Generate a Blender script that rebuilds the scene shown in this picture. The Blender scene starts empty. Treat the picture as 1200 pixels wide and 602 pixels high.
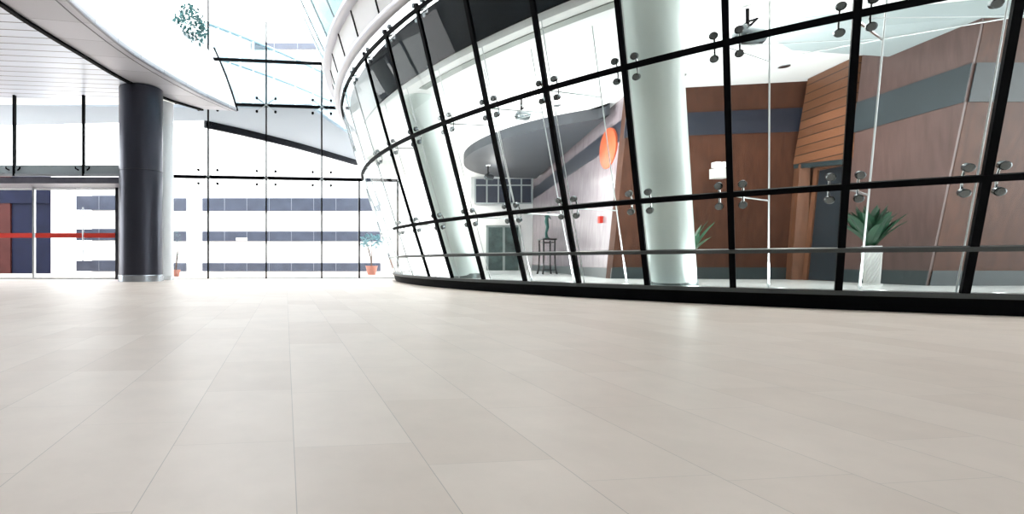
import bpy, bmesh, math, random
from mathutils import Vector, Matrix
random.seed(7)
sc = bpy.context.scene
COL = sc.collection
PI = math.pi
F, PX, PY, EYE = 586.79, 400.0, 306.75, 0.65

def at(px, py, y):
    """a point at depth y metres from the lens, read off the picture while measuring"""
    return Vector(((px - PX) / F * y, y, EYE - (py - PY) / F * y))
def xat(px, y): return (px - PX) / F * y
def zat(py, y): return EYE - (py - PY) / F * y

# ------------------------------------------------------------------ materials
MATS = {}
def nodes(name):
    m = bpy.data.materials.new(name); m.use_nodes = True
    nt = m.node_tree
    return m, nt, nt.nodes['Principled BSDF']
def mat(name, col, rough=.5, metal=0, spec=.5, noise=0, scale=8, bump=0, stretch=(1, 1, 1)):
    if name in MATS: return MATS[name]
    m, nt, b = nodes(name)
    b.inputs['Base Color'].default_value = (*col, 1)
    b.inputs['Roughness'].default_value = rough
    b.inputs['Metallic'].default_value = metal
    b.inputs['Specular IOR Level'].default_value = spec
    if noise or bump:
        tc = nt.nodes.new('ShaderNodeTexCoord'); mp = nt.nodes.new('ShaderNodeMapping')
        mp.inputs['Scale'].default_value = stretch
        n = nt.nodes.new('ShaderNodeTexNoise'); n.inputs['Scale'].default_value = scale; n.inputs['Detail'].default_value = 6
        nt.links.new(tc.outputs['Object'], mp.inputs['Vector']); nt.links.new(mp.outputs['Vector'], n.inputs['Vector'])
        r = nt.nodes.new('ShaderNodeMapRange'); r.inputs[3].default_value = 1 - noise; r.inputs[4].default_value = 1 + noise
        r.inputs[1].default_value = .25; r.inputs[2].default_value = .75
        nt.links.new(n.outputs['Fac'], r.inputs[0])
        mx = nt.nodes.new('ShaderNodeMix'); mx.data_type = 'RGBA'; mx.blend_type = 'MULTIPLY'; mx.inputs[0].default_value = 1
        mx.inputs[6].default_value = (*col, 1); nt.links.new(r.outputs[0], mx.inputs[7])
        nt.links.new(mx.outputs[2], b.inputs['Base Color'])
        if bump:
            bp = nt.nodes.new('ShaderNodeBump'); bp.inputs['Strength'].default_value = bump; bp.inputs['Distance'].default_value = .01
            nt.links.new(n.outputs['Fac'], bp.inputs['Height']); nt.links.new(bp.outputs[0], b.inputs['Normal'])
    MATS[name] = m
    return m
def glass(name, tint, f0=.05, rough=.0, haze=0.0, hcol=(.8, .85, .9)):
    m = bpy.data.materials.new(name); m.use_nodes = True; nt = m.node_tree; nt.nodes.clear()
    out = nt.nodes.new('ShaderNodeOutputMaterial')
    tr = nt.nodes.new('ShaderNodeBsdfTransparent'); tr.inputs[0].default_value = (*tint, 1)
    gl = nt.nodes.new('ShaderNodeBsdfGlossy'); gl.inputs['Roughness'].default_value = rough
    fr = nt.nodes.new('ShaderNodeFresnel'); fr.inputs[0].default_value = 1.24     # coated, low-reflection glass
    geo = nt.nodes.new('ShaderNodeNewGeometry')
    mx = nt.nodes.new('ShaderNodeMixShader')
    # only the outer face of the pane mirrors, so the back face does not darken grazing views twice
    inv = nt.nodes.new('ShaderNodeMath'); inv.operation = 'SUBTRACT'; inv.inputs[0].default_value = 1
    nt.links.new(geo.outputs['Backfacing'], inv.inputs[1])
    ml = nt.nodes.new('ShaderNodeMath'); ml.operation = 'MULTIPLY'
    nt.links.new(fr.outputs[0], ml.inputs[0]); nt.links.new(inv.outputs[0], ml.inputs[1])
    nt.links.new(ml.outputs[0], mx.inputs[0])
    if haze:
        df = nt.nodes.new('ShaderNodeBsdfDiffuse'); df.inputs[0].default_value = (*hcol, 1)
        m2 = nt.nodes.new('ShaderNodeMixShader'); m2.inputs[0].default_value = haze
        nt.links.new(tr.outputs[0], m2.inputs[1]); nt.links.new(df.outputs[0], m2.inputs[2])
        nt.links.new(m2.outputs[0], mx.inputs[1])
    else:
        nt.links.new(tr.outputs[0], mx.inputs[1])
    nt.links.new(gl.outputs[0], mx.inputs[2]); nt.links.new(mx.outputs[0], out.inputs[0])
    MATS[name] = m
    return m
def emit(name, col, s):
    m = bpy.data.materials.new(name); m.use_nodes = True; nt = m.node_tree; nt.nodes.clear()
    out = nt.nodes.new('ShaderNodeOutputMaterial'); e = nt.nodes.new('ShaderNodeEmission')
    e.inputs[0].default_value = (*col, 1); e.inputs[1].default_value = s
    nt.links.new(e.outputs[0], out.inputs[0]); MATS[name] = m
    return m

BLACK = mat('black_frame', (.0015, .002, .003), .6, 0, .06)
RAILM = mat('grey_rail', (.045, .055, .058), .35, .3)
SILL = mat('teal_grey_sill', (.05, .062, .065), .4, .2)
CHROME = mat('chrome', (.62, .64, .65), .16, 1, noise=.05, scale=30)
STEEL = mat('brushed_steel', (.55, .58, .6), .3, 1)
ROD = mat('rod_steel', (.6, .63, .64), .35, .5)
WHITE = mat('white_paint', (.86, .87, .88), .5, noise=.02, scale=2)
CEIL = mat('white_ceiling_paint', (.88, .89, .89), .6, noise=.02, scale=1.5)
GREYC = mat('grey_plaster', (.05, .055, .065), .6, noise=.12, scale=1.5)
WOOD = mat('brown_veneer', (.075, .031, .019), .42, 0, .2, noise=.28, scale=3, stretch=(4, 4, .8))
WOOD_SHEEN = mat('sheen_veneer', (.10, .062, .056), .36, 0, .3, noise=.2, scale=3, stretch=(4, 4, .8))  # veneer paled: the panel's reflected light put into the colour
WOOD_LIT = mat('lit_lilac_veneer', (.27, .225, .245), .2, noise=.2, scale=2, stretch=(3, 3, .8))  # same veneer paled to lilac: its strong lighting put into the colour
WOODO = mat('orange_veneer', (.16, .066, .034), .45, noise=.22, scale=3, stretch=(3, 3, 1))
BAND = mat('blue_grey_band', (.02, .024, .038), .4, noise=.12, scale=3)
BANDT = mat('teal_grey_band', (.022, .033, .039), .5, noise=.2, scale=2)
SKIRT = mat('slate_skirting', (.025, .04, .045), .3, noise=.1, scale=3)
INFLOOR = mat('pale_interior_floor', (.66, .70, .70), .22, noise=.04, scale=2)
SPAND = mat('slate_spandrel', (.012, .016, .021), .6, 0, .15, noise=.25, scale=1.2)
CONC = mat('white_render', (.88, .89, .9), .7, noise=.02, scale=.6)
DARKGL = mat('dark_window_glass', (.06, .07, .10), .25, noise=.2, scale=1.5)
NAVY = mat('navy_cladding', (.006, .008, .024), .5, 0, .08, noise=.3, scale=2)
BROWNX = mat('brown_cladding', (.05, .014, .013), .6, 0, .1, noise=.2, scale=2)
RED = mat('red_film', (.62, .035, .02), .4)
LEAFD = mat('dark_leaf', (.008, .042, .02), .35, noise=.45, scale=7)
LEAFT = mat('teal_leaf', (.06, .17, .17), .5, noise=.5, scale=6)
LEAFB = mat('blue_green_leaf', (.16, .33, .38), .5, noise=.5, scale=6)
TERRA = mat('terracotta', (.5, .22, .17), .6, noise=.1)
SOIL = mat('soil', (.03, .02, .015), .9, noise=.3, scale=40)
DKWOOD = mat('black_lacquer', (.012, .011, .014), .3)
BRONZE = mat('teal_bronze', (.03, .09, .08), .4, .6, noise=.3, scale=20)
ORANGE = mat('orange_lacquer', (.55, .10, .035), .4, noise=.08, scale=6)
CREAM = mat('white_ceramic', (.6, .6, .59), .3)
COLG = mat('white_column_paint', (.74, .83, .81), .3, noise=.03, scale=1)
COLD = mat('charcoal_column_metal', (.042, .045, .06), .3, .75, noise=.1, scale=4, stretch=(1, 1, .2))
FASC = mat('white_fascia', (.72, .745, .77), .45, noise=.02, scale=1)
GLASS = glass('clear_glass', (.955, .975, .97), haze=.0)
GLASSF = glass('far_glass', (.97, .985, .985))
GLASST = glass('teal_glass', (.86, .94, .95), haze=.05, hcol=(.7, .9, .92))
GLASSB = glass('balustrade_glass', (.50, .57, .60), haze=.06, hcol=(.5, .62, .66))
DISC = mat('dark_steel_disc', (.16, .18, .19), .22, .9)

def slat_material(name, col, dark, pitch, axis, gap=.06, rough=.4, metal=.0, rot=0, var=.06):
    """boards laid side by side: thin dark joints every `pitch` metres along one axis (object space)"""
    m, nt, b = nodes(name)
    N, L = nt.nodes, nt.links
    tc = N.new('ShaderNodeTexCoord'); mp = N.new('ShaderNodeMapping'); mp.inputs['Rotation'].default_value = (0, 0, rot)
    L.new(tc.outputs['Object'], mp.inputs[0])
    sp = N.new('ShaderNodeSeparateXYZ'); L.new(mp.outputs[0], sp.inputs[0])
    d = N.new('ShaderNodeMath'); d.operation = 'DIVIDE'; d.inputs[1].default_value = pitch; L.new(sp.outputs['XYZ'.index(axis)], d.inputs[0])
    fr = N.new('ShaderNodeMath'); fr.operation = 'FRACT'; L.new(d.outputs[0], fr.inputs[0])
    fl = N.new('ShaderNodeMath'); fl.operation = 'FLOOR'; L.new(d.outputs[0], fl.inputs[0])
    wn = N.new('ShaderNodeTexWhiteNoise'); wn.noise_dimensions = '1D'; L.new(fl.outputs[0], wn.inputs['W'])
    lt = N.new('ShaderNodeMath'); lt.operation = 'LESS_THAN'; lt.inputs[1].default_value = gap; L.new(fr.outputs[0], lt.inputs[0])
    r = N.new('ShaderNodeMapRange'); r.inputs[3].default_value = 1 - var; r.inputs[4].default_value = 1 + var; L.new(wn.outputs[0], r.inputs[0])
    m1 = N.new('ShaderNodeMix'); m1.data_type = 'RGBA'; m1.blend_type = 'MULTIPLY'; m1.inputs[0].default_value = 1
    m1.inputs[6].default_value = (*col, 1); L.new(r.outputs[0], m1.inputs[7])
    m2 = N.new('ShaderNodeMix'); m2.data_type = 'RGBA'; L.new(lt.outputs[0], m2.inputs[0]); L.new(m1.outputs[2], m2.inputs[6]); m2.inputs[7].default_value = (*dark, 1)
    L.new(m2.outputs[2], b.inputs['Base Color']); b.inputs['Roughness'].default_value = rough; b.inputs['Metallic'].default_value = metal
    MATS[name] = m
    return m

TILE_ANG = math.atan2(335 - PX, F)          # the tile courses lean a little to the left of the view
def floor_material():
    m, nt, b = nodes('stone_floor_tiles'); N, L = nt.nodes, nt.links
    def math_(op, a, c=None):
        n = N.new('ShaderNodeMath'); n.operation = op
        for i, v in enumerate((a, c)):
            if v is None: continue
            if isinstance(v, (int, float)): n.inputs[i].default_value = v
            else: L.new(v, n.inputs[i])
        return n.outputs[0]
    tc = N.new('ShaderNodeTexCoord'); mp = N.new('ShaderNodeMapping')
    mp.inputs['Rotation'].default_value = (0, 0, TILE_ANG)
    L.new(tc.outputs['Object'], mp.inputs[0])
    sp = N.new('ShaderNodeSeparateXYZ'); L.new(mp.outputs[0], sp.inputs[0])
    W, LEN = .425, .74
    u = math_('DIVIDE', math_('ADD', sp.outputs[0], 10 * W - U0), W)
    cu = math_('FLOOR', u); fu = math_('FRACT', u)
    wn = N.new('ShaderNodeTexWhiteNoise'); wn.noise_dimensions = '1D'; L.new(math_('ADD', cu, .5), wn.inputs['W'])
    v = math_('ADD', math_('DIVIDE', sp.outputs[1], LEN), wn.outputs[0])
    cv = math_('FLOOR', v); fv = math_('FRACT', v)
    eu = math_('MINIMUM', fu, math_('SUBTRACT', 1, fu)); ev = math_('MINIMUM', fv, math_('SUBTRACT', 1, fv))
    ju = math_('LESS_THAN', math_('MULTIPLY', eu, W), .0014); jv = math_('LESS_THAN', math_('MULTIPLY', ev, LEN), .0011)
    joint = math_('MAXIMUM', ju, math_('MULTIPLY', jv, .6))
    cb = N.new('ShaderNodeCombineXYZ'); L.new(cu, cb.inputs[0]); L.new(cv, cb.inputs[1])
    w2 = N.new('ShaderNodeTexWhiteNoise'); w2.noise_dimensions = '3D'; L.new(cb.outputs[0], w2.inputs['Vector'])
    ramp = N.new('ShaderNodeValToRGB'); e = ramp.color_ramp.elements
    e[0].position = 0; e[0].color = (.615, .53, .465, 1); e[1].position = 1; e[1].color = (.685, .605, .54, 1)
    L.new(w2.outputs[0], ramp.inputs[0])
    nz = N.new('ShaderNodeTexNoise'); nz.inputs['Scale'].default_value = 3.2; nz.inputs['Detail'].default_value = 8; nz.inputs['Roughness'].default_value = .65
    L.new(mp.outputs[0], nz.inputs['Vector'])
    r = N.new('ShaderNodeMapRange'); r.inputs[1].default_value = .3; r.inputs[2].default_value = .7; r.inputs[3].default_value = .955; r.inputs[4].default_value = 1.045
    L.new(nz.outputs['Fac'], r.inputs[0])
    m1 = N.new('ShaderNodeMix'); m1.data_type = 'RGBA'; m1.blend_type = 'MULTIPLY'; m1.inputs[0].default_value = 1
    L.new(ramp.outputs[0], m1.inputs[6]); L.new(r.outputs[0], m1.inputs[7])
    m2 = N.new('ShaderNodeMix'); m2.data_type = 'RGBA'; L.new(math_('MULTIPLY', joint, .55), m2.inputs[0]); L.new(m1.outputs[2], m2.inputs[6]); m2.inputs[7].default_value = (.22, .21, .20, 1)
    L.new(m2.outputs[2], b.inputs['Base Color'])
    b.inputs['Roughness'].default_value = .42; b.inputs['Specular IOR Level'].default_value = .45
    return m
_p = Vector(((348 - PX) / F * (F * EYE / (602 - PY)), F * EYE / (602 - PY), 0))
U0 = (Matrix.Rotation(TILE_ANG, 4, 'Z') @ _p).x
FLOORM = floor_material()

# ------------------------------------------------------------------ mesh helpers
class MB:
    def __init__(s): s.v = []; s.f = []
    def add(s, vs, fs):
        n = len(s.v); s.v += [tuple(v) for v in vs]; s.f += [tuple(i + n for i in f) for f in fs]; return s
    def hexa(s, b, t):
        """b, t: bottom and top quads"""
        return s.add(list(b) + list(t), [(3, 2, 1, 0), (4, 5, 6, 7), (0, 1, 5, 4), (1, 2, 6, 5), (2, 3, 7, 6), (3, 0, 4, 7)])
    def box(s, x0, y0, z0, x1, y1, z1):
        return s.hexa([(x0, y0, z0), (x1, y0, z0), (x1, y1, z0), (x0, y1, z0)], [(x0, y0, z1), (x1, y0, z1), (x1, y1, z1), (x0, y1, z1)])
    def slab(s, poly, z0, z1):
        n = len(poly)
        vs = [(p[0], p[1], z0) for p in poly] + [(p[0], p[1], z1) for p in poly]
        return s.add(vs, [tuple(reversed(range(n))), tuple(range(n, 2 * n))] + [(i, (i + 1) % n, n + (i + 1) % n, n + i) for i in range(n)])
    def sweep(s, secs, closed=False):
        """secs: list of closed cross-sections with equal point count"""
        k = len(secs[0]); n = len(secs); base = len(s.v)
        for q in secs: s.v += [tuple(p) for p in q]
        for i in range(n if closed else n - 1):
            a = base + i * k; b = base + ((i + 1) % n) * k
            for j in range(k):
                s.f.append((a + j, a + (j + 1) % k, b + (j + 1) % k, b + j))
        if not closed:
            s.f.append(tuple(base + j for j in reversed(range(k)))); s.f.append(tuple(base + (n - 1) * k + j for j in range(k)))
        return s
    def tube(s, pts, rad, seg=10):
        pts = [Vector(p) for p in pts]
        if not isinstance(rad, (list, tuple)): rad = [rad] * len(pts)
        secs = []; up = None
        for i, p in enumerate(pts):
            d = (pts[min(i + 1, len(pts) - 1)] - pts[max(i - 1, 0)]).normalized()
            if up is None:
                up = Vector((0, 0, 1)) if abs(d.z) < .9 else Vector((1, 0, 0))
            u = (up - d * up.dot(d)).normalized(); w = d.cross(u); up = u
            secs.append([p + (u * math.cos(t) + w * math.sin(t)) * rad[i] for t in [2 * PI * j / seg for j in range(seg)]])
        return s.sweep(secs)
    def lathe(s, c, prof, seg=40):
        return s.sweep([[(c[0] + r * math.cos(2 * PI * j / seg), c[1] + r * math.sin(2 * PI * j / seg), c[2] + z) for j in range(seg)] for r, z in prof])
    def bar(s, a, b, w, h, up=(0, 0, 1)):
        a, b = Vector(a), Vector(b); d = (b - a).normalized(); up = Vector(up)
        if abs(d.dot(up)) > .98: up = Vector((0, 1, 0))
        u = d.cross(up).normalized() * w / 2; v = u.cross(d).normalized() * h / 2
        return s.sweep([[p - u - v, p + u - v, p + u + v, p - u + v] for p in (a, b)])
    def build(s, name, m, parent=None, smooth=False, bevel=0):
        me = bpy.data.meshes.new(name); me.from_pydata(s.v, [], s.f); me.materials.append(m)
        bm = bmesh.new(); bm.from_mesh(me); bmesh.ops.recalc_face_normals(bm, faces=bm.faces)
        if bevel:
            bmesh.ops.bevel(bm, geom=[e for e in bm.edges], offset=bevel, segments=2, affect='EDGES', profile=.7)
        bm.to_mesh(me); bm.free()
        if smooth:
            for p in me.polygons: p.use_smooth = True
            try: me.set_sharp_from_angle(angle=math.radians(40))
            except Exception: pass
        o = bpy.data.objects.new(name, me); COL.objects.link(o)
        if parent is not None:
            o.parent = parent; o.matrix_parent_inverse = Matrix.Translation(-parent.location)
        return o
def tag(o, label, cat, group=None, kind=None):
    o['label'] = label; o['category'] = cat
    if group: o['group'] = group
    if kind: o['kind'] = kind
    return o
def thing(name, label, cat, loc=(0, 0, 0), group=None, kind=None):
    o = bpy.data.objects.new(name, None); COL.objects.link(o); o.location = loc; o.empty_display_size = .2
    return tag(o, label, cat, group, kind)

# ------------------------------------------------------------------ the glass drum, as measured
CX, CY, R0, K, Q = 13.98595, 16.56478, 12.09254, .35144, -.0049
A0, DA = -2.11696, .09209
T1, T2, T3, RL, B = 1.612, 3.566, 5.799, .808, .275
def rr(h): return R0 + K * h + Q * h * h
def P(a, h, off=0.0, r=None):
    q = (rr(h) if r is None else r) + off
    return Vector((CX + q * math.cos(a), CY + q * math.sin(a), h))
def ang(m): return A0 - m * DA
def radial(a): return Vector((math.cos(a), math.sin(a), 0))
def tang(a): return Vector((-math.sin(a), math.cos(a), 0))
def slope(h): return K + 2 * Q * h
M_LO, M_HI = -7, 18
INZ = .24                                   # the drum's own floor

drum = thing('curved_glass_facade', 'tall curved outward-leaning glass wall in black mullions on the right, on a black plinth', 'glass wall', (CX, CY, 0))
def ring(h, off, wr, hz, a0, a1, n=120, r=None, tilt=True):
    secs = []
    for i in range(n + 1):
        a = a0 + (a1 - a0) * i / n
        c = P(a, h, off, r); R = radial(a)
        k = slope(h) if tilt else 0
        v = (R * k + Vector((0, 0, 1))).normalized() * hz / 2; u = R.copy(); u = (u - v.normalized() * u.dot(v.normalized())).normalized() * wr / 2
        secs.append([c - u - v, c + u - v, c + u + v, c - u + v])
    return secs
AE0, AE1 = ang(M_LO), ang(M_HI)
MB().sweep([[P(a, 0, .03), P(a, B - .075, .03), P(a, B - .075, -.3), P(a, 0, -.3)] for a in [AE0 + (AE1 - AE0) * i / 120 for i in range(121)]]).build('plinth', BLACK, drum)
MB().sweep([[P(a, B - .075, .05), P(a, B - .01, .05), P(a, B - .01, -.3), P(a, B - .075, -.3)] for a in [AE0 + (AE1 - AE0) * i / 120 for i in range(121)]]).build('sill', SILL, drum)
WASHED = mat('washed_out_frame', (.55, .6, .62), .5)  # frame bars paled: bright reflections washing them out put into the colour
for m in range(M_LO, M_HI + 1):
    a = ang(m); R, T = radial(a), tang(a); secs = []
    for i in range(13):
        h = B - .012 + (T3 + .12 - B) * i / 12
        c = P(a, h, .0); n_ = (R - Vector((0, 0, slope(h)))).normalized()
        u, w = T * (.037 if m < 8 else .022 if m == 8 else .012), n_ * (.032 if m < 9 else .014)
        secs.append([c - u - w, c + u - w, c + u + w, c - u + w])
    MB().sweep(secs).build('mullion', BLACK if m < 9 else WASHED, drum)
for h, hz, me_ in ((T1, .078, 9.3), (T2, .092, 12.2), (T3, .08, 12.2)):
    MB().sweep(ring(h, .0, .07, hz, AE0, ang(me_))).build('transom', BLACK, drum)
    MB().sweep(ring(h, .0, .03, .03, ang(me_), AE1)).build('transom', WASHED, drum)
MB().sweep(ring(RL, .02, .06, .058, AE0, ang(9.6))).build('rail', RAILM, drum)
MB().sweep(ring(RL, .02, .03, .03, ang(9.6), AE1)).build('rail', WASHED, drum)
LEVELS = [B - .01, T1, T2, T3 + .1]
for li in range(3):
    for m in range(M_LO, M_HI):
        a, b = ang(m), ang(m + 1); h0, h1 = LEVELS[li], LEVELS[li + 1]
        jit = random.uniform(-.004, .004) if m > 6 else 0
        MB().hexa([P(a, h0, .005 + jit), P(b, h0, .005 - jit), P(b, h0, -.009 - jit), P(a, h0, -.009 + jit)], [P(a, h1, .005 - jit), P(b, h1, .005 + jit), P(b, h1, -.009 + jit), P(a, h1, -.009 - jit)]).build('glass_pane', GLASS, drum)
# spiders: a four-armed bracket behind each crossing, a bolted disc on each pane corner
def spider(m, h):
    a = ang(m); R, T = radial(a), tang(a); U = (R * slope(h) + Vector((0, 0, 1))).normalized(); N = T.cross(U).normalized()
    if N.dot(R) < 0: N = -N
    c = P(a, h, -.07); hub = c - N * .05
    mb = MB().tube([c + N * .02, hub - N * .03], .026, 10)
    discs = []
    mb.tube([hub - T * .135, hub + T * .135], .014, 8)
    for sx in (-1, 1):
        v = hub + T * sx * .135
        q = [v + U * sz * .15 + N * .07 for sz in (-1, 1)]
        mb.tube([q[0] - N * .05, v - U * .13 - N * .0, v - U * .05 - N * .02, v + U * .05 - N * .02, v + U * .13, q[1] - N * .05], .0125, 8)
        discs += q
    s = mb.build('spider_bracket', CHROME, drum, smooth=True)
    for q in discs:
        d = MB().tube([q - N * .05, q - N * .04, q + N * .022, q + N * .032], [.03, .05, .052, .042], 16).build('bolt_disc', DISC, None, smooth=True)
        d.parent = s
    return hub
for m in range(-1, 10):
    for h in (T1, T2, T3): 
        if h == T3 and m < 4: continue
        spider(m, h)
# tension rods behind the glass, struts to them and the bracing cables between them
INS = 1.05; NO_ROD = (3, 7)      # where a leaning column stands in the rod's place
for m in range(-1, 9):
    a = ang(m)
    hs = [INZ + .02 + (4.66 - INZ) * i / 10 for i in range(11)]
    MB().tube([P(a, h, -.20 if h > .6 else -.20, None) for h in hs], .0085, 6).build('tension_rod', ROD, drum, smooth=True)
    b = a + .034
    if m in NO_ROD: continue
    rod = MB().tube([P(b, h, -INS) for h in hs], .011, 6)
    rod.tube([P(b, .25, -INS), P(b, .29, -INS), P(b, .33, -INS), P(b, .62, -INS), P(b, .66, -INS)], [.012, .028, .016, .016, .011], 10)
    rod.build('tension_rod', ROD, drum, smooth=True)
    st = MB()
    for h in (T1, T2):
        st.tube([P(a, h, -.13), P(b, h - .02, -INS - .03)], [.018, .013], 8)
    st.build('strut', CHROME, drum, smooth=True)
for m in range(-1, 8):
    if m in NO_ROD or m + 1 in NO_ROD: continue
    for h in (T2,):
        p, q = P(ang(m) + .034, h - .02, -INS), P(ang(m + 1) + .034, h - .02, -INS)
        MB().tube([p, q], .008, 6).build('brace_cable', ROD, drum, smooth=True)
        MB().tube([p, P(ang(m + 1), h, -.12)], .007, 6).build('brace_cable', ROD, drum, smooth=True)

# spandrel, cornice rings and the upper tier of the drum
for s0, s1, sm in ((AE0, ang(8.6), SPAND), (ang(8.62), AE1, FASC)):  # left stretch in white: bright reflections put into the spandrel colour
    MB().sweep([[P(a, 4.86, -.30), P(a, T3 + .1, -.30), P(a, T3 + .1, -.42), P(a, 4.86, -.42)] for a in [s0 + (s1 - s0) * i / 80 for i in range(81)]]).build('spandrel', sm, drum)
def torus(name, h, r, rw, rh, m_):
    secs = []
    for i in range(161):
        a = AE0 + (AE1 - AE0) * i / 160; c = P(a, h, 0, r); R = radial(a)
        secs.append([c + R * rw * math.copysign(abs(math.cos(t)) ** .7, math.cos(t)) + Vector((0, 0, rh * math.copysign(abs(math.sin(t)) ** .7, math.sin(t)))) for t in [2 * PI * j / 14 for j in range(14)]])
    return MB().sweep(secs).build(name, m_, drum, smooth=True)
CORN = mat('pale_grey_cornice', (.60, .61, .66), .35, .25, noise=.04, scale=1)
H1, H2 = 6.12, 7.02
torus('cornice_ring', H1, rr(T3) + .14, .13, .10, CORN)
torus('cornice_ring', H2, rr(T3) + .46, .15, .11, CORN)
for m in range(M_LO, M_HI):
    a, b = ang(m), ang(m + 1); r0, r1 = rr(T3) + .12, rr(T3) + .40
    MB().hexa([P(a + .002 - .004, H1, 0, r0), P(b + .002, H1, 0, r0), P(b + .002, H1, 0, r0 - .05), P(a - .002, H1, 0, r0 - .05)],
              [P(a - .002, H2, 0, r1), P(b + .002, H2, 0, r1), P(b + .002, H2, 0, r1 - .05), P(a - .002, H2, 0, r1 - .05)]).build('cornice_panel', WHITE, drum)
    MB().bar(P(a, H1, .01, r0), P(a, H2, .01, r1), .03, .03, radial(a)).build('cornice_joint', BLACK, drum)
UP0, UP1 = H2 + .1, 10.2
def ru(h): return rr(T3) + .34 + .46 * (h - H2)
for m in range(M_LO, M_HI):
    a, b = ang(m), ang(m + 1)
    MB().hexa([P(a, UP0, 0, ru(UP0)), P(b, UP0, 0, ru(UP0)), P(b, UP0, 0, ru(UP0) - .014), P(a, UP0, 0, ru(UP0) - .014)],
              [P(a, UP1, 0, ru(UP1)), P(b, UP1, 0, ru(UP1)), P(b, UP1, 0, ru(UP1) - .014), P(a, UP1, 0, ru(UP1) - .014)]).build('upper_glass_pane', GLASST, drum)
    MB().tube([P(a, UP0, 0, ru(UP0)), P(a, UP1, 0, ru(UP1))], .03, 8).build('upper_mullion', STEEL, drum)
MB().sweep([[P(a, UP0, -.5, ru(UP0)), P(a, UP1, -.5, ru(UP1)), P(a, UP1, -.56, ru(UP1)), P(a, UP0, -.56, ru(UP0))] for a in [AE0 + (AE1 - AE0) * i / 80 for i in range(81)]]).build('upper_inner_wall', WHITE, drum)

# ------------------------------------------------------------------ inside the drum
def arc(r, a0, a1, n): return [(CX + r * math.cos(a0 + (a1 - a0) * i / n), CY + r * math.sin(a0 + (a1 - a0) * i / n)) for i in range(n + 1)]
BACKY = 24.0
inner = [p for p in arc(R0 - .22, AE0, AE1, 100) if p[1] < BACKY - .05]
poly = inner + [(inner[-1][0], BACKY), (24.5, BACKY)]
tag(MB().slab(poly, .02, INZ).build('floor_drum', INFLOOR), 'pale polished floor inside the curved glass wall', 'floor', kind='structure')
cpts = [p for p in arc(rr(4.75) - .30, AE0, AE1, 100)]
cpts = [p for p in cpts if p[1] < BACKY - .05]
tag(MB().slab(cpts + [(cpts[-1][0], BACKY), (24.5, BACKY)], 4.72, 4.86).build('ceiling_drum', CEIL), 'flat white ceiling inside the curved glass wall', 'ceiling', kind='structure')
tag(MB().slab(cpts + [(cpts[-1][0], BACKY), (24.5, BACKY)], 5.9, 6.1).build('ceiling_drum_upper', CEIL), 'white floor slab above the drum ceiling', 'ceiling', kind='structure')

def leaning_wall(name, b0, b1, t0, t1, thick, m_, label, z0=.24, z1=4.72, back=(0, 1)):
    """a wall standing between two floor points and two ceiling points (its face may twist gently)"""
    bk = Vector((back[0], back[1], 0))
    q = [Vector((*b0, z0)), Vector((*b1, z0))]; t = [Vector((*t0, z1)), Vector((*t1, z1))]
    def face(u, z):
        f = (z - z0) / (z1 - z0)
        return q[0].lerp(q[1], u).lerp(t[0].lerp(t[1], u), f)
    def sheet(za, zb, o0, o1, n=14, k=14):
        """closed slab following the face, from o0 in front of it (negative) to o1 behind it"""
        mb = MB(); vs = []; fs = []
        for o in (o0, o1):
            for r in range(k + 1):
                for c in range(n + 1): vs.append(face(c / n, za + (zb - za) * r / k) + bk * o)
        S = (n + 1) * (k + 1); I = lambda l, r, c: l * S + r * (n + 1) + c
        for r in range(k):
            for c in range(n):
                fs.append((I(0, r, c), I(0, r, c + 1), I(0, r + 1, c + 1), I(0, r + 1, c)))
                fs.append((I(1, r, c), I(1, r + 1, c), I(1, r + 1, c + 1), I(1, r, c + 1)))
        for c in range(n):
            for r in (0, k): fs.append((I(0, r, c), I(1, r, c), I(1, r, c + 1), I(0, r, c + 1)))
        for r in range(k):
            for c in (0, n): fs.append((I(0, r, c), I(0, r + 1, c), I(1, r + 1, c), I(1, r, c)))
        return mb.add(vs, fs)
    o = sheet(z0, z1, 0, thick).build(name, m_, smooth=True); tag(o, label, 'wall', kind='structure')
    def strip(nm, za, zb, m2, out=.018):
        return sheet(za, zb, -out, -.003, k=2).build(nm, m2, None, smooth=True)
    return o, strip
# corners: A far left, Bc purple/brown corner, C brown/slats corner, D panel left end, E pale/dark seam
Ab, At = (9.10, 23.9), (9.17, 23.9)
Bb, Bt = (6.60, 12.25), (6.86, 11.9)
Cb, Ct = (10.66, 11.75), (10.66, 11.25)
Db, Dt = (10.22, 10.3), (10.20, 9.8)
Eb, Et = (10.10, 8.65), (9.98, 7.75)
BZ0, BZ1 = 3.62, 4.14
w2, st2 = leaning_wall('wall_drum_left', Ab, Bb, At, Bt, .25, WOOD_LIT, 'veneer wall coloured lilac-brown as if lit, running back behind the slim black stand', back=(.9, .2))
st2('band', BZ0, BZ1, BAND).parent = w2; st2('skirting', .24, .50, SKIRT, .012).parent = w2
w1, st1 = leaning_wall('wall_drum_middle', Bb, Cb, Bt, Ct, .25, WOOD, 'brown veneer wall with a blue-grey band behind the large leaning column')
st1('band', BZ0, BZ1, BAND).parent = w1; st1('skirting', .24, .52, SKIRT, .012).parent = w1
wb, stb = leaning_wall('wall_drum_doorway', Cb, (10.45, 9.9), Ct, (10.40, 9.6), .25, WOODO, 'orange veneer wall around the dark doorway', back=(1, 0))
w3, st3 = leaning_wall('wall_drum_panel', Db, Eb, Dt, Et, .22, WOOD_SHEEN, 'veneer wall panel paled as if reflecting light, beside the tall white vase', back=(1, .1))
st3('band', 3.22, 3.80, BANDT).parent = w3; st3('skirting', .24, .50, SKIRT, .012).parent = w3
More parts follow.
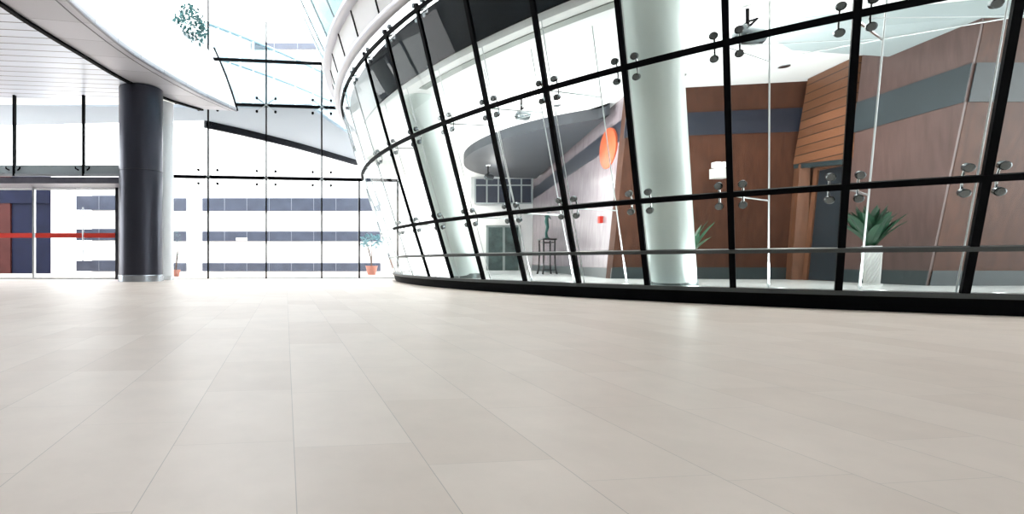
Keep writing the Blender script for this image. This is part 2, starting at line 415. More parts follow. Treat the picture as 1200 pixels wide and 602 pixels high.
w4, st4 = leaning_wall('wall_drum_right', (Eb[0] + .05, Eb[1]), (19.5, 8.65), (Et[0] + .05, Et[1]), (19.5, 7.75), .1, WOOD, 'dark brown veneer wall at the far right behind the glass')
st4('band', 3.22, 3.80, BANDT).parent = w4; st4('skirting', .24, .50, SKIRT, .012).parent = w4
w5, st5 = leaning_wall('wall_drum_back', (6.2, 24.0), (9.4, 24.0), (6.2, 24.0), (9.4, 24.0), .2, WHITE, 'white back wall seen deep inside the drum')
# window strip and door in the back wall
win = thing('window_1', 'dark window strip high on the white back wall inside the drum', 'window', (7.6, 23.95, 3.5), kind='structure')
MB().box(6.4, 23.93, 3.45, 9.1, 23.99, 4.62).build('pane', DARKGL, win)
fr = MB()
for x in (6.4, 6.95, 7.5, 8.05, 8.6, 9.1): fr.box(x - .03, 23.9, 3.45, x + .03, 23.94, 4.62)
fr.box(6.4, 23.9, 4.28, 9.1, 23.94, 4.34).box(6.4, 23.9, 3.42, 9.1, 23.94, 3.48); fr.build('window_frame', mat('pale_frame', (.45, .5, .52), .4), win)
dr = thing('door_1', 'dark glazed door in the white back wall left of the black stand', 'door', (7.7, 23.95, .24), kind='structure')
MB().box(6.96, 23.9, .25, 8.5, 23.99, 2.32).build('door_leaf', mat('dark_teal_door', (.05, .085, .085), .3, noise=.5, scale=3), dr)
fr = MB()
for x in (6.96, 7.75, 8.5): fr.box(x - .05, 23.86, .25, x + .05, 23.9, 2.36)
fr.box(6.9, 23.86, 2.3, 8.55, 23.9, 2.4); fr.build('door_frame', mat('grey_frame', (.25, .3, .3), .4), dr)
# doorway in the orange wall
dw = thing('door_2', 'dark doorway under the wooden slatted canopy inside the glass', 'door', (10.5, 10.7, .24), kind='structure')
MB().hexa([(10.54, 11.3, .25), (10.46, 10.35, .25), (10.6, 10.35, .25), (10.7, 11.3, .25)], [(10.54, 11.05, 2.66), (10.46, 10.1, 2.66), (10.6, 10.1, 2.66), (10.7, 11.05, 2.66)]).build('door_leaf', mat('dark_opening', (.02, .028, .036), .35, noise=.2), dw)  # dark panel standing in for the shade of the open doorway
fr = MB(); fr.bar((10.55, 11.36, .24), (10.55, 11.08, 2.72), .1, .1).bar((10.55, 11.1, 2.70), (10.45, 10.05, 2.70), .08, .08); fr.build('door_frame', WOODO, dw)
# pier left of the doorway
pier = MB().hexa([(10.38, 11.55, .24), (10.6, 11.42, .24), (10.72, 11.8, .24), (10.45, 11.8, .24)], [(10.31, 11.26, 2.85), (10.46, 11.16, 2.85), (10.62, 11.45, 2.85), (10.4, 11.5, 2.85)])
tag(pier.build('trim_pier', WOODO), 'slanted orange wood pier left of the dark doorway', 'trim', kind='structure')
SLATW = slat_material('orange_slats', (.16, .068, .034), (.02, .012, .01), .19, 'Z', gap=.10, var=.15)
cn = thing('slatted_canopy', 'orange-brown slatted wooden canopy box over the dark doorway', 'canopy', (10.4, 10.7, 2.85))
MB().hexa([(10.33, 11.45, 2.88), (10.20, 9.98, 2.72), (10.5, 9.98, 2.72), (10.62, 11.5, 2.88)], [(10.36, 11.12, 4.71), (10.16, 9.86, 4.71), (10.5, 9.86, 4.71), (10.66, 11.15, 4.71)]).build('slatted_front', SLATW, cn)
MB().hexa([(10.35, 11.46, 2.78), (10.22, 9.99, 2.62), (10.5, 9.99, 2.62), (10.62, 11.5, 2.78)], [(10.34, 11.45, 2.88), (10.21, 9.98, 2.72), (10.5, 9.98, 2.72), (10.62, 11.5, 2.88)]).build('soffit', SKIRT, cn)

# grey round ceiling bulkhead deep in the drum
pts = []
for i in range(41):
    t = PI * .46 + PI * 1.06 * i / 40
    x, y = 8.5 + 4.0 * math.cos(t), 17.7 + 4.9 * math.sin(t)
    lim = 9.05 - (23.9 - y) * (9.14 - 6.8) / (23.9 - 12.0)
    pts.append((min(x, lim), y))
tag(MB().slab(pts, 4.42, 4.715).build('ceiling_bulkhead', GREYC), 'dark grey rounded ceiling bulkhead against the lilac-brown wall', 'ceiling', kind='structure')
# white dropped beams in the ceiling at right
b_ = MB().hexa([(7.2, 8.45, 4.45), (12.5, 7.1, 4.45), (12.5, 9.6, 4.45), (8.1, 9.0, 4.45)], [(7.2, 8.45, 4.715), (12.5, 7.1, 4.715), (12.5, 9.6, 4.715), (8.1, 9.0, 4.715)])
tag(b_.build('trim_1', mat('grey_beam', (.36, .42, .43), .5)), 'pale grey dropped ceiling beam above the hanging spotlight', 'beam', kind='structure')
PALEB = mat('grey_ceiling_line', (.34, .37, .35), .5)
tag(MB().sweep([[P(a, 4.70, 0, 13.1), P(a, 4.715, 0, 13.1), P(a, 4.715, 0, 12.9), P(a, 4.70, 0, 12.9)] for a in [ang(2) + (ang(7) - ang(2)) * i / 30 for i in range(31)]]).build('trim_2', PALEB), 'thin grey line along the edge of the white drum ceiling', 'trim', kind='structure')

# leaning round columns inside the drum
def leaning_column(px_base, rbase, rtop, r_in, label, top=4.72):
    # angle where the column's foot shows
    a = min((ang(0) - i * .001 for i in range(-300, 1200)), key=lambda t: abs(PX + F * P(t, INZ, 0, r_in).x / P(t, INZ, 0, r_in).y - px_base))
    lo, hi = P(a, INZ, 0, r_in), P(a, top - .005, 0, r_in + (rr(top) - rr(INZ)))
    c = thing('leaning_column', label, 'column', lo, 'white leaning columns behind the glass')
    secs = []
    for i in range(9):
        f = i / 8; q = lo.lerp(hi, f); rad = rbase + (rtop - rbase) * f
        secs.append([q + Vector((math.cos(t) * rad, math.sin(t) * rad, 0)) for t in [2 * PI * j / 48 for j in range(48)]])
    MB().sweep(secs).build('shaft', COLG, c, smooth=True)
    MB().lathe((lo.x, lo.y, INZ), [(rbase + .015, 0), (rbase + .015, .12), (rbase - .02, .125)], 48).build('base_ring', mat('dull_steel_base', (.16, .19, .19), .35, .8), c, smooth=True)
    return a
leaning_column(789, .345, .40, rr(INZ) - .85, 'large white leaning column behind the glass in front of the brown wall')
leaning_column(548, .345, .40, rr(INZ) - .85, 'pale green-white leaning column further left behind the glass')

# tall white vase with a dark leafy plant
def leaf_blade(mb, base, yaw, tilt, L, w, bend, n=7):
    d = Vector((math.cos(yaw), math.sin(yaw), 0)); side = Vector((-d.y, d.x, 0)); p = Vector(base); th = tilt
    left, right, mid = [], [], []
    for i in range(n + 1):
        f = i / n; ww = w * (math.sin(PI * min(1, .10 + .90 * f ** 1.25)) ** .6) * (1 if f < 1 else 0) + .001
        dirv = d * math.sin(th) + Vector((0, 0, 1)) * math.cos(th); nn = side.cross(dirv)
        left.append(p - side * ww - nn * ww * .25); right.append(p + side * ww - nn * ww * .25); mid.append(p + nn * .004)
        p = p + dirv * (L / n); th += bend / n
    secs = [[l, m_, r, m_ - (side.cross(Vector((0, 0, 1)))) * .006] for l, m_, r in zip(left, mid, right)]
    mb.sweep(secs)
def potted(name, x, y, z, label, pot_prof, potm, leaves, leafm, top, group=None, seed=1, spread=.7, L=.5, w=.035, seg=40):
    rnd = random.Random(seed)
    t = thing(name, label, 'plant', (x, y, z), group)
    pt = MB().lathe((x, y, z), pot_prof, seg).build('pot', potm, t, smooth=True)
    s_ = MB().lathe((x, y, z + top - .03), [(.001, 0), (pot_prof[-2][0] * .9, 0), (pot_prof[-2][0] * .9, .012), (.001, .014)], 20).build('soil', SOIL, t)
    mb = MB()
    for i in range(leaves):
        f = (i + .5) / leaves
        leaf_blade(mb, (x + rnd.uniform(-.03, .03), y + rnd.uniform(-.03, .03), z + top - .03), i * 2.399 + rnd.uniform(-.3, .3), .08 + spread * f ** .9, L * rnd.uniform(.8, 1.08), w * rnd.uniform(.8, 1.15), rnd.uniform(.1, .5) * (.4 + f))
    mb.build('foliage', leafm, t)
    return t
# vase: diagonal lattice relief
lat, ntl, bl = nodes('white_lattice_ceramic')
bl.inputs['Base Color'].default_value = (.56, .57, .555, 1); bl.inputs['Roughness'].default_value = .35
vx, vy = xat(1021.5, 8.85), 8.85
prof = [(.135, 0), (.135, .03), (.098, .036), (.094, .07), (.103, .3), (.118, .55), (.128, .66), (.131, .69), (.118, .69), (.114, .62)]
vase = potted('potted_plant', vx, vy, INZ, 'white lattice-textured tall vase holding a dark green broad-leaved plant behind the glass', prof, lat, 44, LEAFD, .66, seed=5, spread=.50, L=.76, w=.078)
vp = [c for c in vase.children if c.name.startswith('pot')][0]
rl = MB()
for s_ in (1,):
    for k in range(16):
        sp = []
        for i in range(15):
            z = .04 + .6 * i / 14; r_ = .094 + (.126 - .094) * i / 14 + .001; t = k * 2 * PI / 16 + s_ * i / 14 * 2.6
            sp.append((vx + r_ * math.cos(t), vy + r_ * math.sin(t), INZ + z))
        rl.tube(sp, .011, 6)
o = rl.build('lattice_relief', lat, None, smooth=True); o.parent = vp
prof2 = [(.12, 0), (.15, .1), (.17, .3), (.16, .42), (.14, .42), (.13, .38)]
potted('potted_plant', xat(803, 10.6), 10.6, INZ, 'small green plant half hidden behind the large leaning column', prof2, CREAM, 16, mat('bright_leaf', (.015, .09, .04), .4, noise=.4, scale=7), .4, seed=9, spread=.5, L=.95, w=.075)

# slim black stand with a bronze figure
sx, sy = xat(641, 16.9), 16.9
st = thing('tall_stand', 'slim black lacquered square stand against the lilac-brown wall', 'stand', (sx, sy, INZ))
hw = .235; TH = 1.14
MB().box(sx - hw, sy - hw, INZ + TH, sx + hw, sy + hw, INZ + TH + .05).build('top', DKWOOD, st, bevel=.008)
for a in (-1, 1):
    for b in (-1, 1):
        x, y = sx + a * (hw - .05), sy + b * (hw - .05)
        MB().tube([(x, y, INZ + TH), (x, y, INZ + TH * .6), (x + a * .012, y + b * .012, INZ + .2), (x + a * .05, y + b * .05, INZ)], [.03, .025, .026, .034], 8).build('leg', DKWOOD, st, smooth=True)
fr = MB()
for z in (INZ + .12, INZ + TH - .1):
    for a in (-1, 1):
        fr.box(sx - hw + .05, sy + a * (hw - .05) - .014, z, sx + hw - .05, sy + a * (hw - .05) + .014, z + .035)
        fr.box(sx + a * (hw - .05) - .014, sy - hw + .05, z, sx + a * (hw - .05) + .014, sy + hw - .05, z + .035)
fr.build('stretcher', DKWOOD, st)
z0 = INZ + TH + .05
fg = thing('bronze_statuette', 'slender teal bronze statuette standing on the slim black stand', 'statuette', (sx, sy, z0))
MB().lathe((sx, sy, z0), [(.1, 0), (.1, .03), (.06, .05)], 20).build('base', BRONZE, fg, smooth=True)
MB().tube([(sx - .01, sy, z0 + .04), (sx - .03, sy, z0 + .2), (sx + .02, sy, z0 + .4), (sx - .02, sy, z0 + .58), (sx + .0, sy, z0 + .74), (sx + .05, sy, z0 + .84), (sx + .10, sy, z0 + .86)], [.055, .04, .055, .07, .05, .06, .02], 10).build('body', BRONZE, fg, smooth=True)
MB().tube([(sx, sy, z0 + .80), (sx + .08, sy, z0 + .74), (sx + .13, sy, z0 + .66)], [.03, .03, .01], 8).tube([(sx - .02, sy, z0 + .8), (sx - .08, sy, z0 + .73)], [.03, .01], 8).build('wing', BRONZE, fg, smooth=True)

# wall fittings inside the drum
def on_wall2(px, z):
    """point of the lilac wall's face that shows in column px at height z"""
    f = (z - .24) / (4.72 - .24)
    a = Vector(Ab).lerp(Vector(At), f); b = Vector(Bb).lerp(Vector(Bt), f)
    k = min(range(1001), key=lambda i: abs(PX + F * a.lerp(b, i / 1000).x / a.lerp(b, i / 1000).y - px))
    q = a.lerp(b, k / 1000)
    return Vector((q.x, q.y, z)), (b - a).normalized()
q, d = on_wall2(714, 3.62); n_ = Vector((d.y, -d.x)); n_ = -n_ if n_.x > 0 else n_
secs = []
for off in (-.0, .05, .07):
    c = q + Vector((n_.x, n_.y, 0)) * off; rad = .52 if off < .06 else .47
    secs.append([c + Vector((d.x, d.y, 0)) * rad * 1.25 * math.cos(t) + Vector((0, 0, 1)) * rad * math.sin(t) for t in [2 * PI * j / 40 for j in range(40)]])
tag(MB().sweep(secs).build('wall_disc', ORANGE, smooth=True), 'orange round wall disc on the lilac-brown wall left of the large column', 'wall decoration')
q, d = on_wall2(706, 1.75)
tag(MB().box(q.x - .10, q.y - .05, 1.68, q.x + .005, q.y + .05, 1.86).build('call_point', RED, bevel=.01), 'small red call point on the lilac-brown wall', 'call point')
em = thing('emergency_light', 'white twin-lamp emergency light on the brown wall beside the large column', 'light', (xat(842, 11.5), 11.5, 2.6))
ex, ey = xat(842, 11.5), 11.5
MB().box(ex - .15, ey - .10, 2.56, ex + .15, ey + .09, 2.79).build('case', CREAM, em, bevel=.01)
for s_ in (-1, 1): MB().box(ex + s_ * .085 - .06, ey - .12, 2.81, ex + s_ * .085 + .06, ey + .03, 2.93).build('lamp_head', emit('lamp_glow%d' % s_, (1, 1, .97), 1.0), em, bevel=.01)
MB().box(ex - .02, ey - .02, 2.78, ex + .02, ey + .02, 2.82).build('neck', STEEL, em)
# hanging spotlights
def spot_light(px, y, ztop, drop, label, watts, size=1.0):
    x = xat(px, y)
    t = thing('hanging_spotlight', label, 'spotlight', (x, y, ztop), 'spotlights hanging in the drum')
    MB().lathe((x, y, ztop - .03), [(.09, 0), (.09, .03)], 20).build('ceiling_plate', CEIL, t)
    MB().tube([(x, y, ztop - .02), (x, y, ztop - drop)], .025, 10).build('stem', BLACK, t)
    g = size; c = Vector((x, y, ztop - drop - .10 * g))
    MB().tube([c + g * Vector((-.14, 0, .02)), c + g * Vector((-.10, 0, .0)), c + g * Vector((.12, 0, -.03)), c + g * Vector((.2, 0, -.05))], [.07 * g, .12 * g, .12 * g, .09 * g], 10).build('lamp_body', DISC, t, smooth=True)
    MB().tube([c + g * Vector((-.08, -.14, .04)), c + g * Vector((0, -.15, .12)), c + g * Vector((0, 0, .15)), c + g * Vector((0, .15, .12)), c + g * Vector((-.08, .14, .04))], .015 * g, 8).build('yoke', BLACK, t, smooth=True)
    L = bpy.data.lights.new('spot_bulb', 'POINT'); L.energy = watts; L.shadow_soft_size = .06; L.color = (1, .97, .93)
    lo = bpy.data.objects.new('spot_bulb', L); COL.objects.link(lo); lo.location = c + g * Vector((.32, 0, -.07)) - t.location; lo.parent = t
SPOT_W = 45; UPW = 190
spot_light(876, 8.0, 4.72, .30, 'black-stemmed chrome spotlight hanging from the white ceiling at right', SPOT_W, 1.25)
spot_light(611, 12.3, 4.72, .35, 'black-stemmed spotlight hanging above the lilac-brown wall', SPOT_W)
spot_light(572, 19.5, 4.42, .35, 'distant spotlight hanging under the dark grey bulkhead', SPOT_W * .5)
# recessed downlights added to the drum ceiling to brighten the inside
dl = [(7.4, 10.9), (9.2, 10.4), (9.3, 8.7), (12.0, 7.0), (14.5, 6.6), (5.6, 13.0), (6.2, 16.5), (6.3, 20.5), (8.8, 9.4), (5.4, 18.5), (6.2, 22.4), (6.9, 14.6)]
DLW = [120, 120, 90, 14, 14, 320, 400, 500, 90, 500, 500, 330]
DLM = emit('fill_lens_glow', (1, .97, .92), 6)
for i, (x, y) in enumerate(dl):
    t = thing('fill_downlight', 'added small round recessed downlight in the white drum ceiling', 'added fill light', (x, y, 4.72), 'added fill downlights in the drum ceiling')
    MB().lathe((x, y, 4.70), [(.08, .018), (.10, .018), (.10, 0), (.075, 0)], 24).build('trim_ring', STEEL, t)
    MB().lathe((x, y, 4.705), [(.001, 0), (.074, 0), (.074, .01), (.001, .01)], 24).build('lens', DLM, t)
    L = bpy.data.lights.new('fill_down_bulb', 'SPOT'); L.energy = DLW[i]; L.spot_size = 2.2; L.spot_blend = .8; L.shadow_soft_size = .07; L.color = (1, .93, .85)
    lo = bpy.data.objects.new('fill_down_bulb', L); COL.objects.link(lo); lo.location = (0, 0, -.03); lo.parent = t

for m in [-1.5, -.5, .5, 1.5, 2.5, 3.5, 4.5, 5.5, 6.5, 7.5, 8.5, 9.5, 10.5]:  # uplights added out of sight behind the sill to brighten ceiling and columns
    p = P(ang(m), INZ, -.62)
    t = thing('fill_uplight', 'added small round fill uplight set in the pale floor just inside the glass', 'floor light', p, 'added fill uplights along the foot of the glass')
    MB().lathe((p.x, p.y, INZ), [(.085, 0), (.085, .012), (.06, .014), (.06, 0)], 24).build('trim_ring', STEEL, t)
    MB().lathe((p.x, p.y, INZ), [(.001, 0), (.058, 0), (.058, .008), (.001, .008)], 20).build('lens', DLM, t)
    L = bpy.data.lights.new('fill_up_bulb', 'SPOT'); L.energy = UPW * 2 if m > 7 else UPW if m > 2 else UPW * .62; L.spot_size = 2.3; L.spot_blend = 1; L.shadow_soft_size = .06; L.color = (.97, 1, 1)
    lo = bpy.data.objects.new('fill_up_bulb', L); COL.objects.link(lo); lo.location = (0, 0, .03); lo.parent = t
    inward = -radial(ang(m)); lo.rotation_euler = (inward * .55 + Vector((0, 0, 1))).to_track_quat('-Z', 'Y').to_euler()

# ------------------------------------------------------------------ atrium floor, far glazed wall
def FY(x): return 19.6 + .11 * (x + 3)                # depth of the far glazed wall
tag(MB().slab([(-20, -8), (22, -8), (22, 60), (-30, 60), (-30, 24)], -.15, 0).build('floor', FLOORM), 'pale beige stone tile floor running out to the far glazed wall', 'floor', kind='structure')
def xfar(px):
    # X where the view column px meets the far wall
    k = (px - PX) / F
    return k * (19.6 + .33) / (1 - .11 * k)
far = thing('far_glazed_wall', 'tall clear glazed wall with thin black mullions at the far end of the floor', 'glass wall', (-3, 19.6, 0))
LV = [0, 3.90, 6.75, 8.5, 12.0]
mpx = [190, 244, 312, 377, 421, 466]
tops = [6.3, 13, 13, 8.5, 3.9, 3.9]
FD = Vector((1, .11, 0)).normalized(); FN = Vector((.11, -1, 0)).normalized()
def fbox(x, z0, z1, w, d, mb, x2=None):
    x2 = x if x2 is None else x2
    a = Vector((x, FY(x), 0)) - FD * w / 2; b = Vector((x2, FY(x2), 0)) + FD * w / 2
    n = FN * d / 2
    mb.hexa([p + Vector((0, 0, z0)) for p in (a + n, b + n, b - n, a - n)], [p + Vector((0, 0, z1)) for p in (a + n, b + n, b - n, a - n)])
    return mb
xs = [xfar(p) for p in mpx]
for i, x in enumerate(xs):
    if i == 0: continue
    fbox(x, 0, tops[i], .055, .12, MB()).build('mullion', BLACK, far)
fbox(xs[0], 3.87, 3.99, 0, .1, MB(), xs[-1]).build('transom', BLACK, far)
fbox(xfar(205), 6.72, 6.82, 0, .1, MB(), xs[-1] + .2).build('transom', BLACK, far)
fbox(xfar(211), 6.72, 7.05, 0, .3, MB(), xfar(262)).build('beam', BLACK, far)
fbox(xs[1] - 1.5, 8.45, 8.55, 0, .1, MB(), xs[3]).build('transom', BLACK, far)
fbox(xs[0], 0, .03, 0, .06, MB(), xs[-1]).build('floor_channel', STEEL, far)
for i in range(len(xs) - 1):
    for j in range(4):
        z0, z1 = LV[j], LV[j + 1]
        if i == 0 and j > 1: continue
        if (i == 3 and j > 2) or (i == 4 and j > 1): continue
        fbox(xs[i] + .03, z0 + .03, z1 - .03, 0, .016, MB(), xs[i + 1] - .03).build('glass_pane', GLASSF, far)
for i in range(1, 5):
    for z in (3.93, 6.77):
        if z > tops[i]: continue
        s = MB(); c = Vector((xs[i], FY(xs[i]), z)) + FN * .07
        s.bar(c - FD * .36 + Vector((0, 0, -.26)), c + FD * .36 + Vector((0, 0, .26)), .03, .03).bar(c - FD * .36 + Vector((0, 0, .26)), c + FD * .36 + Vector((0, 0, -.26)), .03, .03)
        o = s.build('spider_bracket', STEEL, far)
        for sx_ in (-1, 1):
            for sz_ in (-1, 1):
                q = c + FD * .36 * sx_ + Vector((0, 0, .26 * sz_))
                d_ = MB().tube([q + FN * .03, q - FN * .05], .05, 10).build('bolt_disc', BLACK, None); d_.parent = o

# ------------------------------------------------------------------ charcoal column and the white one behind it
dx, dy = xat(165.5, 17.0), 17.0
c1 = thing('round_column', 'large charcoal metal-clad round column in front of the entrance', 'column', (dx, dy, 0))
RC = .70; ZC = 6.48
MB().lathe((dx, dy, .22), [(RC, 0), (RC, 3.46)], 72).build('shaft', COLD, c1, smooth=True)
MB().lathe((dx, dy, 3.695), [(RC, 0), (RC, ZC - 3.695)], 72).build('shaft', COLD, c1, smooth=True)
MB().lathe((dx, dy, 3.67), [(RC - .02, 0), (RC - .02, .03)], 72).build('seam', BLACK, c1)
MB().lathe((dx, dy, 0), [(RC + .02, 0), (RC + .02, .2), (RC - .01, .23)], 72).build('base_ring', mat('steel_base', (.30, .33, .36), .25, .9), c1, smooth=True)
wx, wy = xat(190, 18.35), 18.35
c2 = thing('round_column', 'slim white round column just behind the charcoal column', 'column', (wx, wy, 0))
MB().lathe((wx, wy, .14), [(.40, 0), (.40, 6.3)], 48).build('shaft', mat('white_column', (.8, .84, .88), .4), c2, smooth=True)
MB().lathe((wx, wy, 0), [(.42, 0), (.42, .13), (.40, .145)], 48).build('base_ring', STEEL, c2, smooth=True)

# ------------------------------------------------------------------ curved balcony, slatted ceiling
def spline(pts, n):
    out = []
    P_ = [Vector(p) for p in pts]; P_ = [P_[0] * 2 - P_[1]] + P_ + [P_[-1] * 2 - P_[-2]]
    for i in range(1, len(P_) - 2):
        for j in range(n):
            t = j / n; a, b, c, d = P_[i - 1:i + 3]
            out.append(.5 * ((2 * b) + (c - a) * t + (2 * a - 5 * b + 4 * c - d) * t * t + (3 * b - a - 3 * c + d) * t ** 3))
    out.append(P_[-2]); return out
ZS = 6.5
edge = spline([(-5.2, -3, 0), (-5.75, 3, 0), (-6.02, 8, 0), (-6.08, 11.2, 0), (-6.02, 12.7, 0), (-5.85, 14.1, 0), (-5.48, 15.6, 0), (-4.87, 17.5, 0), (-4.05, 19.42, 0)], 6)
lip = spline([(-7.3, -3, 0), (-7.6, 3, 0), (-7.72, 8, 0), (-7.66, 11.2, 0), (-7.5, 12.7, 0), (-7.27, 14.1, 0), (-6.92, 16.0, 0), (-6.2, 17.9, 0), (-5.3, 19.2, 0)], 6)
bal = thing('curved_balcony', 'sweeping white curved balcony with grey panelled soffit at upper left', 'balcony', (-6, 11, ZS))
n = len(edge)
SOFF = slat_material('soffit_panels', (.47, .475, .52), (.16, .16, .19), 1.02, 'Y', gap=.012, rough=.45, metal=.2, rot=-.2, var=.09)
mb = MB()
mb.sweep([[Vector((l.x, l.y, ZS)), Vector((e.x, e.y, ZS)), Vector((e.x, e.y, ZS + .12)), Vector((l.x, l.y, ZS + .12))] for l, e in zip(lip, edge)])
mb.build('soffit', SOFF, bal)
mb = MB(); IN = 1.12
secs = []
for i, e in enumerate(edge):
    t = (edge[min(i + 1, n - 1)] - edge[max(i - 1, 0)]).normalized(); nrm = Vector((-t.y, t.x, 0))
    pr = []
    for k in range(9):
        f = k / 8; pr.append(Vector((e.x, e.y, ZS + .02)) + nrm * (IN * (.75 * f + .25 * f * f)) + Vector((0, 0, 2.62 * f)))
    pb = [p + nrm * .16 for p in reversed(pr)]
    secs.append(pr + pb)
mb.sweep(secs).build('fascia', FASC, bal, smooth=True)
mb = MB()
mb.sweep([[Vector((e.x, e.y, ZS - .02)) , Vector((e.x, e.y, ZS + .03)), Vector((e.x - .07, e.y, ZS + .03)), Vector((e.x - .07, e.y, ZS - .02))] for e in edge]).build('drip_edge', mat('grey_edge', (.22, .22, .25), .4, .3), bal)
mb = MB()
mb.sweep([[Vector((e.x * .82 + l.x * .18, e.y * .82 + l.y * .18, ZS - .006)), Vector((e.x * .80 + l.x * .2, e.y * .80 + l.y * .2, ZS - .006)), Vector((e.x * .80 + l.x * .2, e.y * .8 + l.y * .2, ZS + .02)), Vector((e.x * .82 + l.x * .18, e.y * .82 + l.y * .18, ZS + .02))] for l, e in zip(lip, edge)]).build('groove', mat('dark_groove', (.10, .10, .12), .5), bal)
mb = MB()
mb.sweep([[Vector((l.x - .10, l.y, ZS - .06)), Vector((l.x + .02, l.y, ZS - .06)), Vector((l.x + .02, l.y, ZS + .05)), Vector((l.x - .10, l.y, ZS + .05))] for l in lip]).build('shadow_gap_trim', BLACK, bal)
e = edge[-1]; t = (edge[-1] - edge[-2]).normalized(); nrm = Vector((-t.y, t.x, 0))
MB().tube([Vector((e.x, e.y, ZS + .02)) + nrm * (IN * (.75 * k / 8 + .25 * (k / 8) ** 2)) + Vector((0, 0, 2.62 * k / 8)) + t * .02 for k in range(9)], .05, 8).build('end_trim', BLACK, bal)
# balcony deck above
mb = MB(); mb.sweep([[Vector((-17, e.y, ZS + .25)), Vector((e.x - .3, e.y, ZS + .25)), Vector((e.x - .3, e.y, ZS + .4)), Vector((-17, e.y, ZS + .4))] for e in edge]); mb.build('deck', WHITE, bal)
SLATC = slat_material('ceiling_slats', (.76, .83, .94), (.12, .13, .16), .42, 'Y', gap=.085, rough=.35, metal=.15, rot=-.11, var=.05)
mb = MB(); mb.sweep([[Vector((-17, l.y, ZS)), Vector((l.x - .09, l.y, ZS)), Vector((l.x - .09, l.y, ZS + .1)), Vector((-17, l.y, ZS + .1))] for l in lip if l.y < 18.0])
tag(mb.build('ceiling_left', SLATC), 'pale grey slatted metal ceiling under the curved balcony', 'ceiling', kind='structure')

# ------------------------------------------------------------------ entrance under the slatted ceiling
GY = 17.6; DY = 18.8
gz = thing('clerestory_glazing', 'clear glazing with black posts above the entrance doors, under the slatted ceiling', 'window', (-11, GY, 3.66))
xr = xat(141, GY)
for px in (-70, 17, 98): MB().box(xat(px, GY) - .034, GY - .06, 3.66, xat(px, GY) + .034, GY + .06, ZS).build('mullion', BLACK, gz)
cuts = [-17] + [xat(p, GY) for p in (-70, 17, 98)] + [xr]
for a, b in zip(cuts[:-1], cuts[1:]): MB().box(a + .05, GY - .008, 3.86, b - .05, GY + .008, ZS - .02).build('glass_pane', GLASSF, gz)
MB().box(-17, GY - .05, 3.66, xr, GY + .05, 3.74).build('bottom_rail', STEEL, gz)
MB().box(-17, GY - .012, 3.74, xr, GY + .012, 4.05).build('lower_panel', mat('grey_green_panel', (.35, .42, .45), .3), gz)
for px in (17, 98):
    for s_ in (-1, 1):
        x = xat(px, GY) + s_ * .14
        MB().tube([(x, GY - .05, 3.86), (x + s_ * .1, GY - .09, 3.92), (x + s_ * .1, GY - .09, 3.98)], .025, 8).build('clamp', BLACK, gz)
hd = MB().box(-17, GY + .07, 3.42, xr, DY - .05, 3.64)
tag(hd.build('trim_3', mat('slate_header', (.12, .125, .16), .4, .3, noise=.1)), 'dark slate header beam above the entrance doors', 'trim', kind='structure')
xe = xat(139, DY)
dfr = thing('door_3', 'glazed entrance doors with a red stripe under the slate header at far left', 'door', (-11, DY, 0), kind='structure')
MB().box(xe - .09, DY - .09, 0, xe + .03, DY + .09, 3.72).build('door_frame', mat('dark_post', (.02, .022, .03), .4), dfr)
xm = xat(40, DY); xh = xat(98, DY)
MB().box(xm - .035, DY - .06, 0, xm + .035, DY + .06, 3.42).build('mullion', STEEL, dfr)
MB().box(-17, DY - .04, 3.36, xe, DY + .04, 3.42).build('top_rail', mat('white_rail', (.8, .82, .85), .4), dfr)
MB().box(-17, DY - .04, 0, xe, DY + .04, .06).build('floor_channel', STEEL, dfr)
for a, b in ((-17, xm - .05), (xm + .05, xh - .02), (xh + .02, xe - .1)):
    pn = MB().box(a, DY - .008, .06, b, DY + .008, 3.36).build('glass_leaf', GLASSF, dfr)
    rs = MB().box(a, DY - .018, zat(278.5, DY), b, DY - .01, zat(273, DY)).build('red_stripe', RED, None)
    rs.parent = pn
MB().tube([(xh + .02, DY - .09, zat(305, DY)), (xh + .02, DY - .09, zat(243, DY))], .028, 10).build('door_handle', STEEL, dfr, smooth=True)

# ------------------------------------------------------------------ outside
XB = 34.0
bd = thing('office_building', 'white office building with long dark window bands beyond the far glass', 'building', (-3, XB, 0))
MB().box(-17, XB + .12, 0, 12, XB + 3, 17).build('facade', CONC, bd)
def bandbox(px0, px1, y0, y1):
    x0, x1, z0, z1 = xat(px0, XB), xat(px1, XB), zat(y1, XB), zat(y0, XB)
    z0 = max(z0, .02)
    w = MB().box(x0, XB + .0, z0, x1, XB + .14, z1).build('window_band', DARKGL, bd)
    g = MB(); k = max(1, int((x1 - x0) / 1.5))
    for i in range(1, k): g.box(x0 + (x1 - x0) * i / k - .02, XB - .02, z0, x0 + (x1 - x0) * i / k + .02, XB + .01, z1)
    if g.v:
        o = g.build('glazing_bar', mat('grey_bar', (.16, .18, .22), .4), None); o.parent = w
for y0, y1 in ((232, 247), (271, 282.5), (308, 319)):
    bandbox(237, 446, y0, y1)
    bandbox(203, 218, y0, y1)
    bandbox(62, 170, y0 - 3, y1 - 1)
bandbox(294, 376, 50, 57)
sg = MB().box(xat(277, XB), XB - .12, zat(282, XB), xat(290, XB), XB - .04, zat(278.5, XB))
tag(sg.build('wall_sign', CREAM), 'small blank white sign on the middle dark window band', 'sign')
pv = thing('clad_pavilion', 'brown and navy clad block with a white corner post outside the entrance doors', 'building', (-20, 28, 0))
PYD = 28.0
MB().box(xat(-140, PYD), PYD, 0, xat(12, PYD), PYD + 2, 6.0).build('brown_wall', BROWNX, pv)
MB().box(xat(12, PYD) + .02, PYD + .1, 0, xat(60, PYD), PYD + 2, 6.0).build('navy_wall', NAVY, pv)
